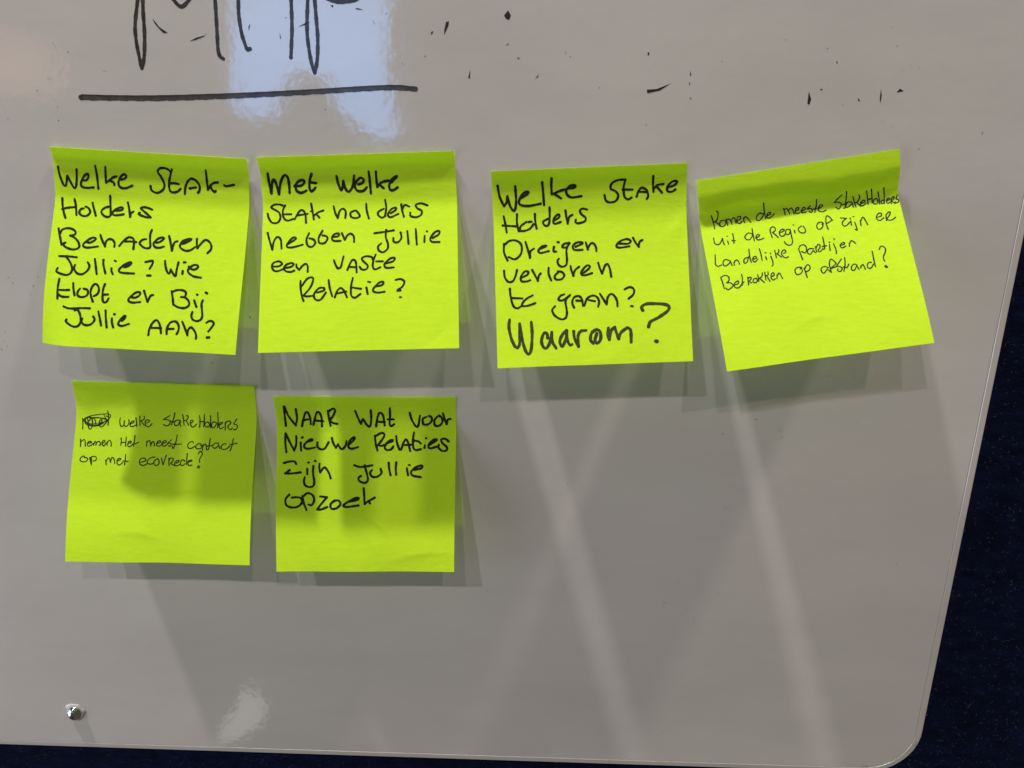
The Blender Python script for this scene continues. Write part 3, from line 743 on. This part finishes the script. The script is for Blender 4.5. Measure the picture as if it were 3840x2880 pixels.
        ('stakeHolders', '@s 325,195 240,250 155,300 ; 155,300 250,300 320,330 330,390 290,450 230,460 165,430 ; 455,130 430,250 365,435 ; 350,350 400,360 480,340 ; 600,330 530,310 460,340 440,400 470,455 540,440 590,340 ; 595,340 590,420 615,475 ; 655,165 680,300 695,450 ; 755,205 790,195 800,240 760,310 690,325 ; 750,320 815,450 ; 865,390 930,350 910,315 870,320 850,390 890,480 940,490 1020,415 ; 1095,200 1110,330 1095,500 ; 1090,340 1160,355 1210,340 ; 1218,170 1220,330 1200,490 ; 1330,370 1270,370 1230,430 1260,490 1330,480 1355,430 1330,375 ; 1380,205 1385,350 1375,510 ; 1525,380 1460,360 1410,420 1420,510 1480,500 1540,400 ; 1565,120 1575,300 1565,515 ; 1620,440 1690,390 1670,370 1620,390 1600,460 1640,540 1720,495 ; 1765,370 1760,480 1757,570 ; 1765,400 1810,350 1880,345 1900,400 1830,470 1850,540 1910,560 1940,520 ; 2060,285 1980,410 ; 1980,415 2060,440 2070,500 2030,560 1980,555'),
        ('nemen', '@r 150,810 155,900 148,1005 ; 155,900 200,840 250,820 275,880 278,990 ; 340,915 430,900 430,870 370,870 330,930 350,985 420,970 480,920 ; 530,860 490,960 ; 490,960 530,870 560,900 550,965 ; 555,920 610,865 660,890 665,960 640,965 ; 710,920 780,880 780,840 730,850 710,920 750,985 820,910 ; 845,880 840,970 ; 845,900 900,840 940,880 950,980 935,985'),
        ('Het', '@r 1205,780 1210,870 1195,970 ; 1215,895 1310,890 ; 1340,750 1330,870 1320,990 ; 1380,920 1450,900 1470,870 1420,860 1380,930 1390,1000 1450,990 1500,950 ; 1565,710 1550,830 1525,1000 ; 1480,940 1560,930 1655,890'),
        ('meest', '@r 1870,860 1865,990 ; 1875,890 1930,840 1960,890 1970,990 ; 1970,960 2020,870 2060,900 2070,990 ; @s -10,920 60,900 90,860 40,850 -10,900 -20,960 40,990 110,950 ; 140,920 220,890 230,850 180,850 120,920 140,980 210,980 270,930 ; 365,825 270,910 ; 275,905 350,920 360,960 320,1000 290,970 ; 517,700 490,850 440,1000 405,1055 390,990 ; 400,935 520,940 625,935'),
        ('contact', '@s 930,905 920,870 860,880 800,930 790,1000 830,1050 900,1040 970,990 ; 1140,940 1080,920 1010,970 990,1020 1050,1060 1130,1040 1160,990 1120,970 ; 1165,960 1170,1100 ; 1170,1010 1220,940 1260,960 1275,1080 ; 1375,785 1355,900 1330,1060 1300,1085 1280,1060 ; 1290,985 1350,985 1425,970 ; 1590,920 1520,910 1450,950 1440,1010 1490,1045 1560,1000 1590,960 ; 1590,970 1620,1050 ; 1780,930 1720,930 1660,990 1660,1050 1720,1075 1810,1050 1880,980 ; 1970,800 1940,950 1900,1080 1880,1115 ; 1880,940 1960,940 2065,915'),
        ('op', '@r 245,1290 260,1260 220,1245 150,1300 145,1360 200,1395 290,1385 340,1330 310,1290 250,1280 ; 390,1290 410,1380 430,1475 ; 430,1290 435,1400 432,1470 ; 400,1290 460,1255 540,1260 565,1310 540,1360 480,1370'),
        ('met', '@r 800,1350 820,1470 ; 815,1390 860,1300 900,1310 930,1410 ; 930,1390 960,1290 1000,1290 1030,1350 1040,1440 ; 1110,1370 1180,1340 1200,1310 1140,1310 1100,1370 1110,1450 1170,1475 1250,1400 ; 1320,1205 1310,1350 1290,1475 ; 1255,1365 1320,1380 1385,1380'),
        ('ecovrede?', '@r 1690,1410 1780,1390 1850,1350 1810,1300 1730,1310 1680,1370 1700,1460 1780,1490 1870,1450 ; 2080,1275 2000,1280 1910,1340 1880,1410 1920,1450 2000,1450 2050,1420 ; 2150,1310 2080,1360 2050,1420 2080,1480 2150,1480 2190,1420 2170,1330 2130,1315 ; @s 105,1305 130,1400 150,1475 ; 150,1475 190,1340 235,1225 ; 305,1300 300,1400 305,1495 ; 305,1350 350,1300 410,1310 400,1380 345,1440 ; 345,1440 440,1490 ; 490,1430 560,1390 560,1360 500,1370 450,1430 460,1490 520,1495 590,1460 ; 720,1380 660,1340 610,1390 610,1470 660,1490 720,1440 ; 780,1180 765,1320 755,1470 ; 800,1400 900,1370 890,1350 820,1360 790,1420 820,1490 895,1480 ; 1065,1190 1090,1140 1140,1125 1165,1190 1130,1270 1095,1330 1095,1400 ; 1070,1500 1095,1520 1080,1555 1050,1545 1050,1510 1070,1500'),
     ]),
    (((590, 856), (984, 858), (981, 1235), (598, 1234)), 0.0190, 'low', 8.2, 0.0003, 0.0,
     'yellow-green sticky note reading Naar wat voor nieuwe relaties, at the right of the lower row',
     M_FELT, 0.00092, [
        ('Naar', '@l 80,80 90,190 105,315 ; 85,80 140,200 225,310 ; 225,310 240,220 225,110 ; 300,320 320,230 340,160 370,150 400,220 408,295 ; 310,250 375,235 ; 440,300 460,220 480,155 510,150 540,220 545,320 ; 460,250 560,258 ; 615,130 630,220 650,315 ; 620,140 680,105 705,130 680,190 640,250 ; 640,250 680,280 730,290'),
        ('wat', '@l 950,135 985,220 1020,290 ; 1020,290 1045,230 ; 1050,235 1090,300 1130,320 1145,230 1140,125 ; 1205,320 1225,200 1250,155 1290,190 1310,310 ; 1230,265 1310,268 ; 1372,100 1375,200 1370,290 1390,318 1425,295 ; 1345,235 1420,235'),
        ('voor', '@l 1615,155 1640,240 1690,320 1720,310 1740,190 ; 1820,205 1775,230 1780,290 1830,300 1880,260 1880,210 1850,195 ; 1950,205 1915,250 1925,310 1980,310 2015,260 2000,210 1970,190 ; 2020,160 2040,230 2065,295 ; 2065,295 2080,240 2115,230'),
        ('nieuwe', '@l 100,405 98,520 110,635 ; 105,410 150,510 205,615 ; 205,615 230,540 232,440 ; 285,520 290,620 ; 298,460 308,456 ; 370,510 430,490 410,480 360,510 325,560 360,595 460,580 ; 490,515 490,570 530,600 580,590 625,515 ; 665,460 680,520 715,585 ; 715,585 740,540 ; 740,540 770,590 800,595 835,550 845,500 ; 880,540 940,480 935,455 890,490 865,560 900,595 985,575'),
        ('relaties', '@l 1190,435 1200,530 1222,615 ; 1200,440 1260,405 1300,410 1300,450 1230,550 ; 1230,550 1270,560 1300,548 ; 1330,530 1410,500 1400,485 1340,520 1310,580 1340,610 1390,600 1415,565 ; 1450,440 1460,520 1490,605 ; 1510,605 1540,520 1570,480 1600,530 1620,620 ; 1545,550 1630,545 ; 1668,395 1655,490 1660,580 1690,610 1750,600 ; 1670,495 1720,505 1750,530 ; 1800,550 1795,585 ; 1810,465 1820,466 ; 1860,545 1930,500 1950,480 1900,490 1845,550 1860,590 1940,570 ; 2090,505 2050,475 2000,480 2010,520 2070,580 2060,615 2010,620 1965,580 1970,550'),
        ('zijn', '@m 80,118 150,100 210,100 230,130 ; 150,205 95,245 ; 95,245 180,245 285,232 ; 365,190 365,255 ; 375,112 384,112 ; 440,155 435,240 450,340 440,395 390,412 340,390 325,340 335,290 ; 455,92 468,95 ; 515,125 512,180 525,230 ; 525,230 560,180 590,180 630,240 650,305'),
        ('Jullie', '@m 940,145 1000,165 1080,160 1160,145 ; 1065,145 1085,220 1105,310 1090,350 1050,360 1000,335 990,300 1020,275 ; 1155,205 1130,240 1160,285 1220,285 1270,240 1260,190 ; 1358,115 1365,190 1382,265 ; 1452,110 1445,180 1450,260 ; 1580,180 1595,265 ; 1605,142 1618,143 ; 1670,200 1760,180 1765,150 1700,165 1635,220 1650,270 1750,290'),
        ('opzoek', '@m 145,505 100,560 110,630 170,660 250,650 300,600 290,550 240,535 180,540 ; 305,520 320,600 355,690 ; 320,520 370,485 430,510 450,570 420,630 380,625 ; 520,525 605,535 ; 605,535 550,600 485,685 ; 485,685 530,685 610,655 ; 700,575 650,620 660,675 720,670 770,620 745,575 690,580 ; 880,590 970,570 990,545 940,550 850,600 805,640 850,655 990,635 ; 1053,425 1060,520 1065,620 ; 1065,620 1100,590 1190,540 ; 1110,580 1130,610'),
     ]),
]
for corners, lift, prof, seed, bow, tilt, label, ink, width, words in NOTES:
    nt_ = Note(corners, lift, prof, seed, bow, tilt)
    root = empty('sticky_note', world(*(nt_.tl + nt_.tr) / 2, 0))
    tag(root, label, 'sticky note', 'sticky notes stuck on the whiteboard')
    child('paper', nt_.mesh(), M_PAPER, root)
    for w, t in words:
        mt = M_FELT2 if w == 'Waarom?' else ink
        o = child('handwritten_word', ribbon_mesh('handwritten_word', t, width, nt_.surf, 0.00004), mt, root)
        o['label'] = 'the handwritten word ' + w if not w.startswith('crossed') else 'the scribbled-out word met'


# ---------------------------------------------------------------- what the board mirrors: a window and some added shapes
def slab(name, poly, z, thick, mat, parent):
    """outline given in pixels of the board's mirror image, stood up at distance z with the given thickness"""
    k = 3840 / 2212.0
    pts = [mirrored(x * k, y * k, z) for x, y in poly]
    n = len(pts)
    V = [world(*p) for p in pts] + [world(p[0], p[1], p[2] + thick) for p in pts]
    Fc = [tuple(range(n)), tuple(range(2 * n - 1, n - 1, -1))] + [(i, (i + 1) % n, n + (i + 1) % n, n + i) for i in range(n)]
    me = mesh(name, V, Fc)
    bm = bmesh.new()
    bm.from_mesh(me)
    bmesh.ops.recalc_face_normals(bm, faces=bm.faces)
    bm.to_mesh(me)
    bm.free()
    return child(name, me, mat, parent)


def at_mirror(px, py, z):
    return world(*mirrored(px * 3840 / 2212.0, py * 3840 / 2212.0, z))


win = empty('window', at_mirror(680, 330, 2.6))
tag(win, 'tall daylight window across the room, seen as a blue-white reflection in the board', 'window')
slab('pane', [(496, -30), (829, -30), (852, 330), (505, 330)], 2.6, 0.02, glow('daylight_glass', (0.21, 0.48, 1.0), 2.05), win)
M_FRAME = plain('grey_window_frame', (0.25, 0.25, 0.26), 0.5)
slab('frame', [(486, -40), (496, -40), (505, 340), (494, 340)], 2.57, 0.06, M_FRAME, win)
slab('frame', [(829, -40), (839, -40), (864, 340), (852, 340)], 2.57, 0.06, M_FRAME, win)
slab('sill', [(490, 330), (870, 330), (872, 352), (490, 352)], 2.52, 0.10, M_FRAME, win)

sil = empty('added_silhouette', at_mirror(670, 420, 1.9))  # invented shape that cuts a head-and-shoulders outline into the window reflection
tag(sil, 'dark made-up silhouette in front of the window, seen only as a reflection in the board', 'added_silhouette')
M_DARK = plain('silhouette_dark', (0.05, 0.045, 0.04), 0.8)
slab('silhouette_dome', [(600, 345), (608, 215), (618, 180), (634, 156), (652, 148), (668, 150), (684, 164), (694, 190), (700, 345)], 1.9, 0.12, M_DARK, sil)
slab('silhouette_flank', [(480, 345), (480, 240), (560, 246), (612, 246), (612, 345)], 1.92, 0.10, M_DARK, sil)
slab('silhouette_flank', [(692, 345), (692, 215), (722, 240), (770, 272), (815, 300), (850, 304), (866, 345)], 1.92, 0.10, M_DARK, sil)
slab('silhouette_base', [(480, 345), (870, 345), (870, 460), (480, 460)], 1.86, 0.30, M_DARK, sil)

blob = empty('added_glow', at_mirror(520, 1550, 0.55))  # glowing shape added to give the bright patch mirrored low in the board
tag(blob, 'glowing slab added low in front of the board, seen only as a bright reflection', 'added_glow')
BL = [(528, 1486), (546, 1486), (559, 1498), (574, 1526), (574, 1552), (556, 1572), (520, 1592), (488, 1607), (466, 1606), (464, 1594), (482, 1565), (508, 1530), (518, 1505)]
slab('case', [(x + (x - 520) * 0.05, y + (y - 1550) * 0.05) for x, y in BL], 0.553, 0.008, plain('black_plastic', (0.02, 0.02, 0.02), 0.4), blob)
slab('glow_face', BL, 0.55, 0.003, glow('pale_glow', (1.0, 0.96, 0.90), 0.62), blob)

sh = empty('added_warm_glow', at_mirror(0, 230, 2.2))  # glow added for the warm patch at the left edge; stand is made up
tag(sh, 'added warm glowing slab, seen only as a pinkish glow at the left board edge', 'warm glow')
slab('warm_glow_slab', [(-60, 70), (30, 76), (50, 188), (-60, 196)], 2.2, 0.2, glow('warm_glow', (1.0, 0.58, 0.34), 0.45), sh)
slab('warm_glow_pole', [(-8, 196), (-2, 196), (-2, 560), (-8, 560)], 2.28, 0.02, M_FRAME, sh)
